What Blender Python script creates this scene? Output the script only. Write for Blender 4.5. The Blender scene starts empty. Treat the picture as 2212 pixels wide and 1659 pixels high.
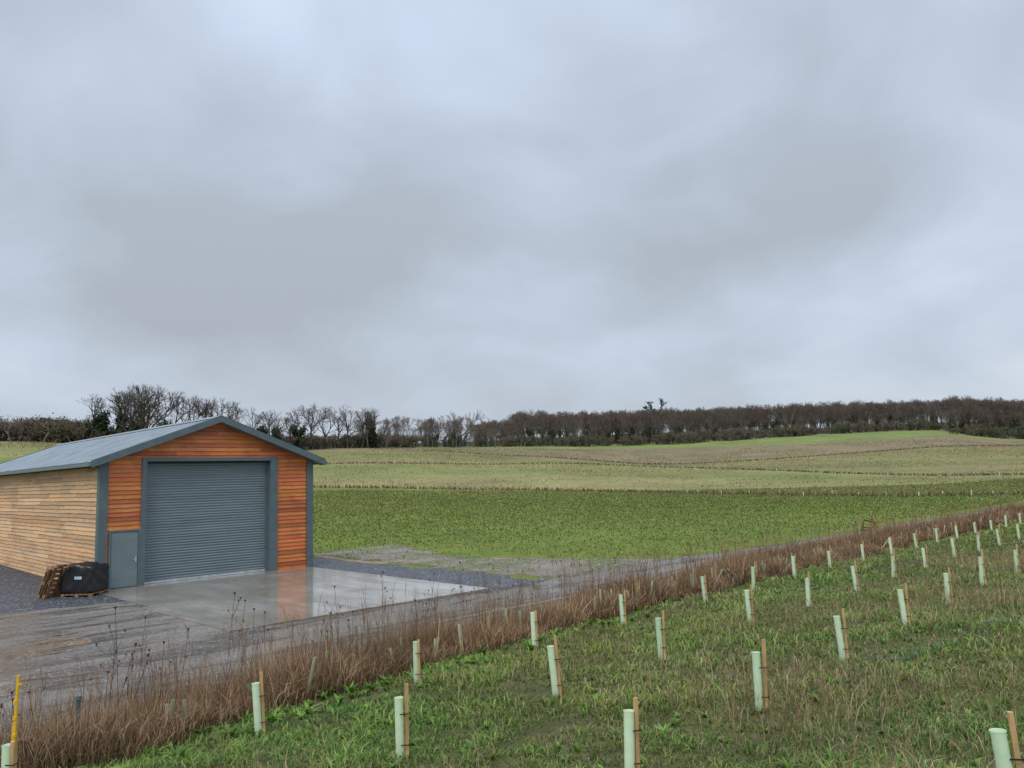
import bpy, math, random, bmesh
import numpy as np
from math import *
from mathutils import Matrix, Vector
random.seed(7); RNG=np.random.default_rng(7)
SC=bpy.context.scene
TH=radians(45.58); SN,CS=sin(TH),cos(TH); ROT=pi/2-TH
def W(u,v): return u*SN-v*CS, u*CS+v*SN
def UV(X,Y): return X*SN+Y*CS, -X*CS+Y*SN
CAMZ=3.43
# ------------------------------------------------------------ terrain height
TT=np.array([-.65,-.24,0,.23,.53,.65])
TD=np.array([0,50,80,120,160,200,250,300,350,400,500,1500.])
TAB=np.array([
 [0,0.1,3,8,13,17.2,18.6,20.5,23,25.5,31,70],
 [0,0,.7,2.3,5,9,14,16.7,18.6,21,27,62],
 [0,0,.2,1.5,3.6,6.5,10.3,14.8,18.0,21.5,28,64],
 [0,0,0,.7,2.2,4.4,8,12.2,16.9,20.5,29,66],
 [0,0,0,.5,2.0,4.5,8.3,13.0,18.2,22.0,30.5,68],
 [0,0,0,1.0,2.6,4.5,7.3,10.5,14.6,19.5,30,68]])
DG=np.arange(0,1501,5.)
k=np.exp(-0.5*(np.arange(-6,7)*5/11.)**2); k/=k.sum()
TG=[]
for r in TAB:
    a=np.interp(DG,TD,r); a=np.convolve(np.pad(a,6,mode='edge'),k,'valid'); TG.append(a)
TG=np.array(TG)
def far(X,Y):
    D=np.clip(Y,0,1499); t=np.clip(X/np.maximum(Y,20.),-.649,.649)
    i=np.clip(np.searchsorted(TT,t)-1,0,len(TT)-2)
    f=(t-TT[i])/(TT[i+1]-TT[i]); f=f*f*(3-2*f)*.6+f*.4
    x=D/5; j=np.clip(x.astype(int),0,len(DG)-2); g=x-j
    a=TG[i,j]*(1-g)+TG[i,j+1]*g; b=TG[i+1,j]*(1-g)+TG[i+1,j+1]*g
    roll=.5*np.sin(X*.028+Y*.011)*np.clip((D-110)/120,0,1)
    return a*(1-f)+b*f+roll
def r1(u): return 11.1-3.4*np.exp(-np.clip(u,-12,200)/12)
def sstep(x): x=np.clip(x,0,1); return x*x*(3-2*x)
def bumpy(u,v): return .03*np.sin(u*1.3+v*.7)+.025*np.sin(u*.6-v*1.9+1)+.02*np.sin(u*2.9+v*2.3)
def Huv(u,v):
    u=np.asarray(u,float); v=np.asarray(v,float)
    X=u*SN-v*CS; Y=u*CS+v*SN
    m=1.07-.085*(np.clip(v,-60,40)-4.2)-.0045*u
    m=np.maximum(m,.12)+bumpy(u,v)*.8
    e=r1(u); s=sstep((v-(e+.55))/2.1)
    fade=sstep((300-u)/150)
    return m*(1-s)*fade+far(X,Y)
def HXY(X,Y):
    u,v=UV(X,Y); return Huv(u,v)
_T=np.random.default_rng(11).random((256,256))
def vn(x,y):
    xi=np.floor(x).astype(int); yi=np.floor(y).astype(int); fx=x-xi; fy=y-yi; fx=fx*fx*(3-2*fx); fy=fy*fy*(3-2*fy)
    g=lambda a,b:_T[a&255,b&255]
    return (g(xi,yi)*(1-fx)+g(xi+1,yi)*fx)*(1-fy)+(g(xi,yi+1)*(1-fx)+g(xi+1,yi+1)*fx)*fy
def smn(u,v,s=1.,ph=0):
    x=u*s+ph*17.3; y=v*s+ph*9.1
    n=vn(x,y)*.55+vn(x*2.1+5,y*2.1)*.28+vn(x*4.3,y*4.3+3)*.17
    return np.clip((n-.5)*1.7+.5,0,1)
# ------------------------------------------------------------ node helpers
def new_mat(name):
    m=bpy.data.materials.new(name); m.use_nodes=True; nt=m.node_tree
    for n in list(nt.nodes): nt.nodes.remove(n)
    o=nt.nodes.new('ShaderNodeOutputMaterial'); b=nt.nodes.new('ShaderNodeBsdfPrincipled')
    nt.links.new(b.outputs[0],o.inputs[0]); return m,nt,b,o
def setin(nt,sock,v):
    if isinstance(v,bpy.types.NodeSocket): nt.links.new(v,sock)
    else: sock.default_value=v
def coords(nt,scale=(1,1,1),rot=0,kind='Object'):
    t=nt.nodes.new('ShaderNodeTexCoord'); m=nt.nodes.new('ShaderNodeMapping')
    m.inputs['Rotation'].default_value=(0,0,rot)
    nt.links.new(t.outputs[kind],m.inputs[0])
    m2=nt.nodes.new('ShaderNodeMapping'); m2.inputs['Scale'].default_value=scale
    nt.links.new(m.outputs[0],m2.inputs[0]); return m2.outputs[0]
def noise(nt,vec,scale,detail=4,rough=.55,dist=0):
    n=nt.nodes.new('ShaderNodeTexNoise'); n.inputs['Scale'].default_value=scale
    n.inputs['Detail'].default_value=detail; n.inputs['Roughness'].default_value=rough
    n.inputs['Distortion'].default_value=dist
    nt.links.new(vec,n.inputs['Vector']); return n.outputs[0]
def vor(nt,vec,scale,out='Distance'):
    n=nt.nodes.new('ShaderNodeTexVoronoi'); n.inputs['Scale'].default_value=scale
    nt.links.new(vec,n.inputs['Vector']); return n.outputs[out]
def ramp(nt,fac,stops):
    r=nt.nodes.new('ShaderNodeValToRGB'); e=r.color_ramp.elements
    while len(e)>1: e.remove(e[-1])
    for i,(p,c) in enumerate(stops):
        if not hasattr(c,'__len__'): c=(c,c,c)
        if i==0: e[0].position=p; el=e[0]
        else: el=e.new(p)
        el.color=(c[0],c[1],c[2],1)
    nt.links.new(fac,r.inputs[0]); return r.outputs[0]
def mix(nt,f,a,b,mode='MIX'):
    n=nt.nodes.new('ShaderNodeMix'); n.data_type='RGBA'; n.blend_type=mode
    setin(nt,n.inputs[0],f)
    for s,v in ((n.inputs[6],a),(n.inputs[7],b)):
        if isinstance(v,(tuple,list)): s.default_value=(v[0],v[1],v[2],1)
        else: nt.links.new(v,s)
    return n.outputs[2]
def mth(nt,op,a,b=0.,c=None):
    n=nt.nodes.new('ShaderNodeMath'); n.operation=op
    setin(nt,n.inputs[0],a); setin(nt,n.inputs[1],b)
    if c is not None: setin(nt,n.inputs[2],c)
    return n.outputs[0]
def attr(nt,name,out='Color'):
    n=nt.nodes.new('ShaderNodeAttribute'); n.attribute_name=name; return n.outputs[out]
def bump(nt,b,h,strength=.4,dist=.02):
    n=nt.nodes.new('ShaderNodeBump'); n.inputs['Strength'].default_value=strength; n.inputs['Distance'].default_value=dist
    nt.links.new(h,n.inputs['Height']); nt.links.new(n.outputs[0],b.inputs['Normal'])
def simple(name,col,rough=.5,metal=0,nscale=6,var=.25,spec=.5,bs=0.,stretch=(1,1,1)):
    m,nt,b,o=new_mat(name); c=coords(nt,stretch)
    n=noise(nt,c,nscale,5)
    lo=tuple(x*(1-var) for x in col); hi=tuple(min(1,x*(1+var)) for x in col)
    nt.links.new(ramp(nt,n,[(.3,lo),(.7,hi)]),b.inputs['Base Color'])
    b.inputs['Roughness'].default_value=rough; b.inputs['Metallic'].default_value=metal
    b.inputs['Specular IOR Level'].default_value=spec
    if bs: bump(nt,b,n,bs,.01)
    return m
def attrmat(name,rough=.7,var=.25,nscale=3,spec=.25,transl=0):
    m,nt,b,o=new_mat(name); c=coords(nt); n=noise(nt,c,nscale,3)
    col=mix(nt,1.,attr(nt,'Col'),ramp(nt,n,[(.3,1-var),(.7,1+var)]),'MULTIPLY')
    nt.links.new(col,b.inputs['Base Color']); b.inputs['Roughness'].default_value=rough
    b.inputs['Specular IOR Level'].default_value=spec
    if transl:
        t=nt.nodes.new('ShaderNodeBsdfTranslucent'); nt.links.new(col,t.inputs[0])
        mx=nt.nodes.new('ShaderNodeMixShader'); mx.inputs[0].default_value=transl
        nt.links.new(b.outputs[0],mx.inputs[1]); nt.links.new(t.outputs[0],mx.inputs[2]); nt.links.new(mx.outputs[0],o.inputs[0])
    return m
# ------------------------------------------------------------ mesh helpers
def link(o,parent=None):
    SC.collection.objects.link(o)
    if parent is not None: o.parent=parent
    return o
def empty(name,loc=(0,0,0),rz=0,parent=None):
    e=bpy.data.objects.new(name,None); e.location=loc; e.rotation_euler=(0,0,rz); e.empty_display_size=.3
    return link(e,parent)
def npmesh(name,V,F,cols=None,mats=(),smooth=False,extra=None):
    V=np.asarray(V,np.float32); F=np.asarray(F,np.int32); k=F.shape[1]
    me=bpy.data.meshes.new(name); me.vertices.add(len(V)); me.vertices.foreach_set('co',V.ravel())
    me.loops.add(F.size); me.loops.foreach_set('vertex_index',F.ravel())
    me.polygons.add(len(F)); me.polygons.foreach_set('loop_start',np.arange(len(F),dtype=np.int32)*k)
    if cols is not None:
        a=me.color_attributes.new('Col','FLOAT_COLOR','POINT')
        c=np.ones((len(V),4),np.float32); c[:,:3]=cols; a.data.foreach_set('color',c.ravel())
    if extra is not None:
        a=me.attributes.new('Edge','FLOAT','POINT'); a.data.foreach_set('value',np.asarray(extra,np.float32))
    for m in mats: me.materials.append(m)
    if smooth: me.polygons.foreach_set('use_smooth',np.ones(len(F),bool))
    me.update(calc_edges=True); return me
def npobj(name,*a,parent=None,**k):
    return link(bpy.data.objects.new(name,npmesh(name,*a,**k)),parent)
class MB:
    def __init__(s): s.v=[];s.f=[];s.c=[];s.m=[]
    def add(s,vs,fs,col=(1,1,1),mi=0):
        b=len(s.v); s.v+=[tuple(p) for p in vs]; s.c+=[col]*len(vs)
        for f in fs: s.f.append([b+i for i in f]); s.m.append(mi)
    def box(s,x0,x1,y0,y1,z0,z1,col=(1,1,1),mi=0,M=None):
        vs=[Vector((x,y,z)) for z in (z0,z1) for y in (y0,y1) for x in (x0,x1)]
        if M is not None: vs=[M@p for p in vs]
        s.add(vs,[(0,2,3,1),(4,5,7,6),(0,1,5,4),(1,3,7,5),(3,2,6,7),(2,0,4,6)],col,mi)
    def cyl(s,p0,p1,r0,r1=None,n=10,col=(1,1,1),mi=0,caps=True):
        r1_=r0 if r1 is None else r1
        p0=Vector(p0);p1=Vector(p1); d=(p1-p0).normalized(); a=d.orthogonal().normalized(); b=d.cross(a)
        vs=[p0+(a*cos(2*pi*i/n)+b*sin(2*pi*i/n))*r0 for i in range(n)]+[p1+(a*cos(2*pi*i/n)+b*sin(2*pi*i/n))*r1_ for i in range(n)]
        fs=[(i,(i+1)%n,n+(i+1)%n,n+i) for i in range(n)]
        if caps: fs+=[tuple(range(n))[::-1],tuple(range(n,2*n))]
        s.add(vs,fs,col,mi)
    def mesh(s,name,mats):
        me=bpy.data.meshes.new(name); me.from_pydata(s.v,[],s.f)
        for m in mats: me.materials.append(m)
        me.polygons.foreach_set('material_index',s.m)
        a=me.color_attributes.new('Col','FLOAT_COLOR','POINT')
        c=np.ones((len(s.v),4),np.float32); c[:,:3]=np.array(s.c); a.data.foreach_set('color',c.ravel())
        me.update(); return me
    def obj(s,name,mats,parent=None,bevel=0):
        o=link(bpy.data.objects.new(name,s.mesh(name,mats)),parent)
        if bevel:
            b=o.modifiers.new('b','BEVEL'); b.width=bevel; b.segments=2; b.limit_method='ANGLE'
        return o
def blades(P,h,w,az,lean,col,tipc=None):
    n=len(P); h=np.broadcast_to(h,n)[:,None]; w=np.broadcast_to(w,n)[:,None]; lean=np.broadcast_to(lean,n)[:,None]
    d=np.stack([np.cos(az),np.sin(az),0*az],1)
    a2=az+pi/2+RNG.uniform(-1,1,n); p=np.stack([np.cos(a2),np.sin(a2),0*az],1)
    z=np.array([0,0,1.])
    mid=P+d*lean*h*.3+z*h*.55; tip=P+d*lean*h+z*h*np.sqrt(np.clip(1-.5*lean**2,.15,1))
    V=np.stack([P-p*w/2,P+p*w/2,mid-p*w*.42,mid+p*w*.42,tip],1).reshape(-1,3)
    b=(np.arange(n)*5)[:,None]
    F=np.concatenate([b+[0,1,3],b+[0,3,2],b+[2,3,4]],1).reshape(-1,3)
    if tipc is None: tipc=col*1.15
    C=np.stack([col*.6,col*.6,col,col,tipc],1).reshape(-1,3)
    return V,F,C
def merge(parts):
    V=[];F=[];C=[];o=0
    for v,f,c in parts: V.append(v);F.append(f+o);C.append(c);o+=len(v)
    return np.concatenate(V),np.concatenate(F),np.concatenate(C)
# ------------------------------------------------------------ materials
M_green=attrmat('grass_blades',.55,.2,.8,.3,.3)
M_dry=attrmat('dry_stems',.8,.2,2,.15,.15)
M_bark=attrmat('bark',.9,.2,1.,.1)
M_leaf=attrmat('ivy_leaves',.6,.3,1.,.3,.1)
M_trim=simple('grey_green_steel_trim',(.10,.14,.15),.42,0,3,.12)
M_roof=simple('profiled_steel_roof',(.235,.27,.29),.4,.12,1.2,.22)
M_gutter=simple('gutter_steel',(.13,.17,.18),.4,0,3,.1)
M_dark=simple('lap_shadow_core',(.02,.018,.016),.8)  # near-black core colour, stands in for the shade between cladding boards
M_tie=simple('black_tie',(.012,.012,.012),.6)
M_handle=simple('brushed_handle',(.6,.6,.6),.3,.8)
M_bottombar=simple('door_bottom_bar',(.55,.58,.6),.35,.5)
M_black=simple('black_plastic_wrap',(.014,.014,.016),.28,0,3,.4,.5,.6)
M_pallet=simple('weathered_pallet_wood',(.27,.145,.075),.8,0,8,.5,.3,.3)
M_stake=simple('stake_wood',(.50,.31,.14),.8,0,20,.35,.3,.2,(1,1,.2))
M_yellow=simple('yellow_plastic',(.80,.46,.02),.4,0,6,.15)
M_rust=simple('rusty_steel',(.09,.035,.02),.8,0,20,.5)
M_twine=simple('blue_twine',(.03,.10,.15),.6)
M_clay=simple('brown_pipe',(.16,.06,.04),.7)
M_label=simple('label_paper',(.45,.55,.6),.5)
def tube_mat(name,col,tr):
    m,nt,b,o=new_mat(name); c=coords(nt,(1,1,1)); n=noise(nt,c,9,4)
    cc=ramp(nt,n,[(.3,tuple(x*.86 for x in col)),(.65,col)])
    oi=nt.nodes.new('ShaderNodeObjectInfo')
    cc=mix(nt,1.,cc,ramp(nt,oi.outputs['Random'],[(0,(.82,.86,.78)),(.5,(1,1,1)),(1,(1,.98,.92))]),'MULTIPLY')
    tc_=nt.nodes.new('ShaderNodeTexCoord'); s_=nt.nodes.new('ShaderNodeSeparateXYZ'); nt.links.new(tc_.outputs['Object'],s_.inputs[0])
    mf=ramp(nt,mth(nt,'ADD',s_.outputs[2],mth(nt,'MULTIPLY',n,.12)),[(.05,.7),(.17,0)])
    cc=mix(nt,mf,cc,(.30,.30,.17))
    nt.links.new(cc,b.inputs['Base Color']); b.inputs['Roughness'].default_value=.4
    t=nt.nodes.new('ShaderNodeBsdfTranslucent'); nt.links.new(cc,t.inputs[0])
    mx=nt.nodes.new('ShaderNodeMixShader'); mx.inputs[0].default_value=tr
    nt.links.new(b.outputs[0],mx.inputs[1]); nt.links.new(t.outputs[0],mx.inputs[2]); nt.links.new(mx.outputs[0],o.inputs[0]); return m
M_tube=tube_mat('pale_green_tube',(.77,.92,.67),.22)
M_oldtube=tube_mat('weathered_tube',(.42,.42,.28),.2)
def board_mat(name,ax,grey):
    m,nt,b,o=new_mat(name)
    sc=(.9,1,14) if ax=='x' else (1,.9,14)
    c=coords(nt,sc); g=noise(nt,c,3,6,.6,.4)
    col=mix(nt,1.,attr(nt,'Col'),ramp(nt,g,[(.25,.6),(.5,1.),(.75,1.3)]),'MULTIPLY')
    c2=coords(nt,(1,1,1.6)); vd=vor(nt,c2,3.6)
    kn=ramp(nt,vd,[(.0,1),(.05,1),(.10,0)])
    col=mix(nt,mth(nt,'MULTIPLY',kn,.85),col,(.10,.03,.012) if not grey else (.16,.09,.05))
    if grey:
        c3=coords(nt,(1,.35,1.3)); s=noise(nt,c3,1.1,5,.65)
        col=mix(nt,ramp(nt,s,[(.52,0),(.74,.62)]),col,(.24,.175,.12))
    else:
        c3=coords(nt,(.6,1,1.)); s=noise(nt,c3,1.3,4,.6)
        col=mix(nt,ramp(nt,s,[(.46,0),(.72,.6)]),col,(.27,.06,.02))
    nt.links.new(col,b.inputs['Base Color']); b.inputs['Roughness'].default_value=.62 if grey else .5
    bump(nt,b,g,.35,.006); return m
M_bfront=board_mat('stained_larch_boards','x',False)
M_bside=board_mat('raw_larch_boards','y',True)
m,nt,b,o=new_mat('roller_shutter_steel'); M_shut=m
c=coords(nt,(.4,1,3)); n=noise(nt,c,1.5,5)
nt.links.new(ramp(nt,n,[(.3,(.14,.185,.20)),(.7,(.185,.235,.25))]),b.inputs['Base Color']); b.inputs['Roughness'].default_value=.4
m,nt,b,o=new_mat('field_turf'); M_terr=m
c=coords(nt); n1=noise(nt,c,.9,6,.7); n2=noise(nt,c,.06,4,.6); n3=noise(nt,c,7,3,.6)
cs=coords(nt,(.12,1.,1),-radians(20)); n4=noise(nt,cs,.12,5,.6)
col=mix(nt,1.,attr(nt,'Col'),ramp(nt,n1,[(.3,.7),(.7,1.28)]),'MULTIPLY')
col=mix(nt,1.,col,ramp(nt,n2,[(.3,.82),(.7,1.18)]),'MULTIPLY')
col=mix(nt,1.,col,ramp(nt,n4,[(.35,(.86,.97,.88)),(.65,(1.14,1.03,1.08))]),'MULTIPLY')
col=mix(nt,1.,col,ramp(nt,n3,[(.3,.72),(.7,1.25)]),'MULTIPLY')
nt.links.new(col,b.inputs['Base Color']); b.inputs['Roughness'].default_value=.9; b.inputs['Specular IOR Level'].default_value=.1
bump(nt,b,n1,.6,.15)
def sheetmat(name,build,edge_w=.5):
    m,nt,b,o=new_mat(name); build(nt,b)
    c=coords(nt); n=noise(nt,c,1.1,6,.7)
    e=attr(nt,'Edge','Fac')
    s=mth(nt,'ADD',mth(nt,'DIVIDE',e,edge_w),mth(nt,'MULTIPLY',mth(nt,'SUBTRACT',n,.5),3.2))
    a=mth(nt,'GREATER_THAN',s,.75)
    t=nt.nodes.new('ShaderNodeBsdfTransparent'); mx=nt.nodes.new('ShaderNodeMixShader')
    nt.links.new(a,mx.inputs[0]); nt.links.new(t.outputs[0],mx.inputs[1]); nt.links.new(b.outputs[0],mx.inputs[2]); nt.links.new(mx.outputs[0],o.inputs[0])
    return m
def b_track(nt,b):
    c=coords(nt,(.4,1,1),-ROT); c0=coords(nt)
    cr=coords(nt,(.06,1,1),-ROT); rut=noise(nt,cr,1.6,4,.55,.15)
    n=noise(nt,c,.75,7,.62,.6); f=noise(nt,c0,11,6,.75); v=vor(nt,c0,22,'Color'); st=vor(nt,c0,22)
    g=nt.nodes.new('ShaderNodeSeparateColor'); nt.links.new(v,g.inputs[0])
    nn=mth(nt,'ADD',mth(nt,'MULTIPLY',n,.65),mth(nt,'MULTIPLY',rut,.35))
    col=ramp(nt,nn,[(.36,(.10,.083,.068)),(.46,(.165,.14,.118)),(.55,(.225,.195,.165)),(.66,(.30,.27,.23))])
    col=mix(nt,1.,col,ramp(nt,f,[(.3,.55),(.7,1.42)]),'MULTIPLY')
    col=mix(nt,ramp(nt,g.outputs[0],[(.86,0),(.92,.55)]),col,(.44,.40,.35))
    nt.links.new(col,b.inputs['Base Color'])
    nt.links.new(ramp(nt,nn,[(.41,.05),(.465,.22),(.53,.62)]),b.inputs['Roughness'])
    h=mth(nt,'MULTIPLY',mth(nt,'ADD',mth(nt,'ADD',f,mth(nt,'MULTIPLY',st,.6)),mth(nt,'MULTIPLY',nn,3.)),ramp(nt,nn,[(.41,.0),(.49,1.)]))
    bump(nt,b,h,1.,.07)
def b_gravel(nt,b):
    c0=coords(nt); v=vor(nt,c0,18,'Color'); d=vor(nt,c0,18); f=noise(nt,c0,1.2,4)
    g=nt.nodes.new('ShaderNodeSeparateColor'); nt.links.new(v,g.inputs[0])
    col=ramp(nt,g.outputs[0],[(0,(.022,.024,.028)),(.7,(.062,.065,.073)),(.93,(.11,.11,.12)),(1,(.34,.34,.34))])
    col=mix(nt,1.,col,ramp(nt,f,[(.3,.8),(.7,1.3)]),'MULTIPLY')
    nt.links.new(col,b.inputs['Base Color']); b.inputs['Roughness'].default_value=.5
    bump(nt,b,d,.9,.04)
def b_earth(nt,b):
    c0=coords(nt); n=noise(nt,c0,.45,6,.65); f=noise(nt,c0,9,5,.75); st=vor(nt,c0,9,'Color')
    g=nt.nodes.new('ShaderNodeSeparateColor'); nt.links.new(st,g.inputs[0])
    col=ramp(nt,n,[(.33,(.10,.14,.035)),(.44,(.13,.15,.045)),(.5,(.19,.15,.105)),(.62,(.27,.22,.17)),(.7,(.15,.125,.105))])
    col=mix(nt,1.,col,ramp(nt,f,[(.3,.55),(.7,1.4)]),'MULTIPLY')
    col=mix(nt,ramp(nt,g.outputs[0],[(.86,0),(.9,.6)]),col,(.40,.37,.33))
    nt.links.new(col,b.inputs['Base Color']); b.inputs['Roughness'].default_value=.75; bump(nt,b,f,.9,.08)
def b_chip(nt,b):
    c0=coords(nt); f=noise(nt,c0,12,5,.75)
    nt.links.new(ramp(nt,f,[(.3,(.16,.09,.05)),(.7,(.50,.32,.18))]),b.inputs['Base Color']); b.inputs['Roughness'].default_value=.8; bump(nt,b,f,.9,.05)
M_track=sheetmat('wet_muddy_track',b_track,.6)
M_gravel=sheetmat('dark_gravel',b_gravel,.35)
M_earth=sheetmat('stony_earth',b_earth,1.3)
M_chip=sheetmat('wood_chips',b_chip,.25)
m,nt,b,o=new_mat('wet_concrete'); M_conc=m
c=coords(nt,(1,1,1)); n=noise(nt,c,.35,5,.6,.4); f=noise(nt,c,6,5,.6)
sx=coords(nt,(2.2,.25,1)); st=noise(nt,sx,1.0,5,.65)
col=ramp(nt,n,[(.3,(.21,.175,.125)),(.5,(.30,.265,.21)),(.7,(.40,.37,.32))])
col=mix(nt,1.,col,ramp(nt,f,[(.3,.84),(.7,1.12)]),'MULTIPLY')
col=mix(nt,1.,col,ramp(nt,st,[(.35,.74),(.65,1.1)]),'MULTIPLY')
nt.links.new(col,b.inputs['Base Color'])
nt.links.new(ramp(nt,mth(nt,'ADD',mth(nt,'MULTIPLY',n,.5),mth(nt,'MULTIPLY',st,.5)),[(.36,.30),(.48,.10),(.58,.05)]),b.inputs['Roughness'])
b.inputs['Specular IOR Level'].default_value=.7
bump(nt,b,f,.10,.01)
# ------------------------------------------------------------ terrain
def lines(*seg):
    out=[]
    for a,b_,s in seg: out+=list(np.arange(a,b_-1e-6,s))
    out.append(seg[-1][1]); return np.array(out)
GU=lines((-400,-60,20),(-60,-8,4),(-8,40,.35),(40,100,1),(100,480,3),(480,1500,60))
GV=lines((-600,-60,30),(-60,-4,2),(-4,35,.35),(35,60,1),(60,480,3),(480,1500,60))
L1=lambda t:np.interp(t,[-.65,-.24,0,.18,.34,.47,.65,.9],[135,125,119,112,97,87,80,72])
L2=lambda t:np.interp(t,[-.65,-.24,0,.085,.23,.41,.65,.9],[160,187,200,208,203,165,130,115])
L3=lambda t:np.interp(t,[-.65,-.24,-.1,0,.16,.35,.65,.9],[190,236,262,246,216,240,270,280])
L4=lambda t:np.interp(t,[-.65,-.24,0,.15,.4,.65],[215,268,292,312,305,322])
EDx=[-.9,-.55,-.42,-.33,-.25,-.2,-.05,.1,.233,.4,.50,.545,.56,.9]; EDy=[205,205,208,222,250,305,330,338,352,367,387,392,345,335]
ED=lambda t:np.interp(t,EDx,EDy)
def tint(X,Y):
    t=np.clip(X/np.maximum(Y,20),-.9,.9)
    wob=2.5*np.sin(X*.05+1)+1.5*np.sin(X*.13)
    D=Y+wob*np.clip((Y-100)/80,0,1)
    cols=[np.array(c) for c in [(.15,.185,.038),(.25,.225,.095),(.21,.19,.082),(.215,.17,.098),(.185,.215,.07)]]
    c=np.zeros(X.shape+(3,))+cols[0]
    far_=sstep((D-60)/70)[...,None]; c=c*(1-far_)+np.array((.175,.195,.054))*far_
    for L,cc,sw in ((L1,cols[1],3),(L2,cols[2],4),(L3,cols[3],5),(L4,cols[4],6)):
        s=sstep((D-L(t))/sw+.5)[...,None]; c=c*(1-s)+cc*s
    g=np.exp(-((D-(L1(t)*.3+L2(t)*.7))/16)**2)[...,None]*.75; c=c*(1-g)+np.array((.17,.19,.06))*g
    g=np.exp(-((D-(L2(t)*.5+L3(t)*.5))/12)**2)[...,None]*.4; c=c*(1-g)+np.array((.17,.185,.06))*g
    s=sstep((Y-ED(t)-8)/14)[...,None]; c=c*(1-s)+np.array((.055,.042,.034))*s
    return c
UU,VV=np.meshgrid(GU,GV,indexing='ij'); XX,YY=W(UU,VV); ZZ=Huv(UU,VV)
nu,nv=UU.shape
C=tint(XX,YY)
me_=sstep((r1(UU)+1.0-VV)/.6)[...,None]; C=C*(1-me_)+np.array((.095,.095,.038))*me_
bk=np.exp(-((VV-r1(UU)-2.)/1.1)**2)[...,None]; C=C*(1-bk)+np.array((.11,.07,.042))*bk
idx=np.arange(nu*nv).reshape(nu,nv)
F=np.stack([idx[:-1,:-1],idx[1:,:-1],idx[1:,1:],idx[:-1,1:]],-1).reshape(-1,4)
npobj('ground',np.stack([XX,YY,ZZ],-1).reshape(-1,3),F,C.reshape(-1,3),(M_terr,),True)
def sheet(name,edgef,u0,u1,v0,v1,dz,mat):
    iu=np.where((GU>=u0)&(GU<=u1))[0]; iv=np.where((GV>=v0)&(GV<=v1))[0]
    s=np.ix_(iu,iv); X,Y,Z=XX[s],YY[s],ZZ[s]+dz; E=edgef(UU[s],VV[s])
    a,b_=X.shape; id=np.arange(a*b_).reshape(a,b_)
    F=np.stack([id[:-1,:-1],id[1:,:-1],id[1:,1:],id[:-1,1:]],-1).reshape(-1,4)
    Ef=E.reshape(-1); keep=(Ef[F].max(1)>-1.2); F=F[keep]
    return npobj(name,np.stack([X,Y,Z],-1).reshape(-1,3),F,None,(mat,),True,extra=Ef)
STW=lambda u:3.1+1.1*np.clip((u-8)/20,0,1)
def trackedge(u,v):
    lo=v-(r1(u)+STW(u)-.9)
    hi_=18.3+1.5*np.exp(-((u-23)/6)**2)
    hi_=np.where(u<19,21.5,hi_)
    hi_=np.where(u<8.6,np.where(u<-2,20+0*u,40),hi_)
    return np.minimum(np.minimum(lo,hi_-v),u+12)
sheet('dirt_track',trackedge,-12,200,8,46,.004,M_track)
def gr1(u,v): return np.minimum(np.minimum(v-(26.6-.25*(u-4)),9.2-u),np.minimum(54-v,u+6))
sheet('gravel_yard',gr1,-8,9.6,23,56,.008,M_gravel)
def er(u,v): 
    cu=25.2+1.2*np.sin(v*.4); return np.minimum(np.minimum(v-17.6,36-v),np.minimum(u-18.9,cu-u+np.clip((22-v)*.4,0,3)))
sheet('earth_patch',er,17,34,15,40,.008,M_earth)
def gr2(u,v): return np.minimum(np.minimum(v-17.9,54-v),np.minimum(u-16,19.7+.25*np.sin(v*.9)-u))
sheet('gravel_strip',gr2,15,22,16,56,.012,M_gravel)
def ch(u,v): return np.minimum(np.minimum(v-27.5,34-v),.42-np.abs(u-19.5-.15*np.sin(v)))
sheet('wood_chip_line',ch,18.5,21,26,36,.016,M_chip)
e=empty('concrete_pad',(0,0,0),ROT)
def slab(x0,x1,y0,y1):
    mb=MB()
    vs=[(x0,y0,-.1),(x1,y0,-.1),(x1,y1,-.1),(x0,y1,-.1),(x0,y0,.06),(x1,y0,.06),(x1,y1,.06),(x0,y1,.06)]
    mb.add(vs,[(0,3,2,1),(4,5,6,7),(0,1,5,4),(1,2,6,5),(2,3,7,6),(3,0,4,7)]); return mb
for i,(a,b2,c1,d1) in enumerate([(8.42,12.7,18.35,23.9),(12.712,16.75,18.35,23.9),(8.6,12.7,23.912,29.6),(12.712,16.8,23.912,29.6)]):
    slab(a,b2,c1,d1).obj('slab_%d'%i,[M_conc],e,.008)
# ------------------------------------------------------------ shed
sx,sy=W(8.74,29.31)
S=empty('timber_shed',(sx,sy,0),ROT)
WD,LN,EV=8.2,21.0,4.36; SL=.374; RG=EV+SL*WD/2
def ru(a,b_): return random.uniform(a,b_)
core=MB()
zt=EV-.02; prof=[(.06,0),(WD-.06,0),(WD-.06,zt),(WD/2,RG-.04),(.06,zt)]
L0,L1x=1.56,6.31; HT=4.40
def quadwall(vs): core.add(vs,[tuple(range(len(vs)))])
y0=.06
core.box(.06,L0-.16,y0,y0+.05,0,zt); core.box(L1x+.31,WD-.06,y0,y0+.05,0,zt)
quadwall([(.06,y0,zt),(WD-.06,y0,zt),(WD/2,y0,RG-.04)]); 
quadwall([(x,LN,z) for x,z in prof])
core.box(.06,.1,y0,LN,0,zt); core.box(WD-.1,WD-.06,y0,LN,0,zt)
core.box(L0-.2,L1x+.35,.45,.5,0,4.6)
core.obj('wall_core',[M_dark],S)
fb=MB(); bh=.152; z=.06; GAP=.012  # GAP bares the blackened core as a drawn shadow line under each board
def rake(z,side):
    if z<=EV-.05: return .29 if side<0 else WD-.29
    dx=(z-EV)/SL
    return max(.05,dx) if side<0 else min(WD-.05,WD-dx)
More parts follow.
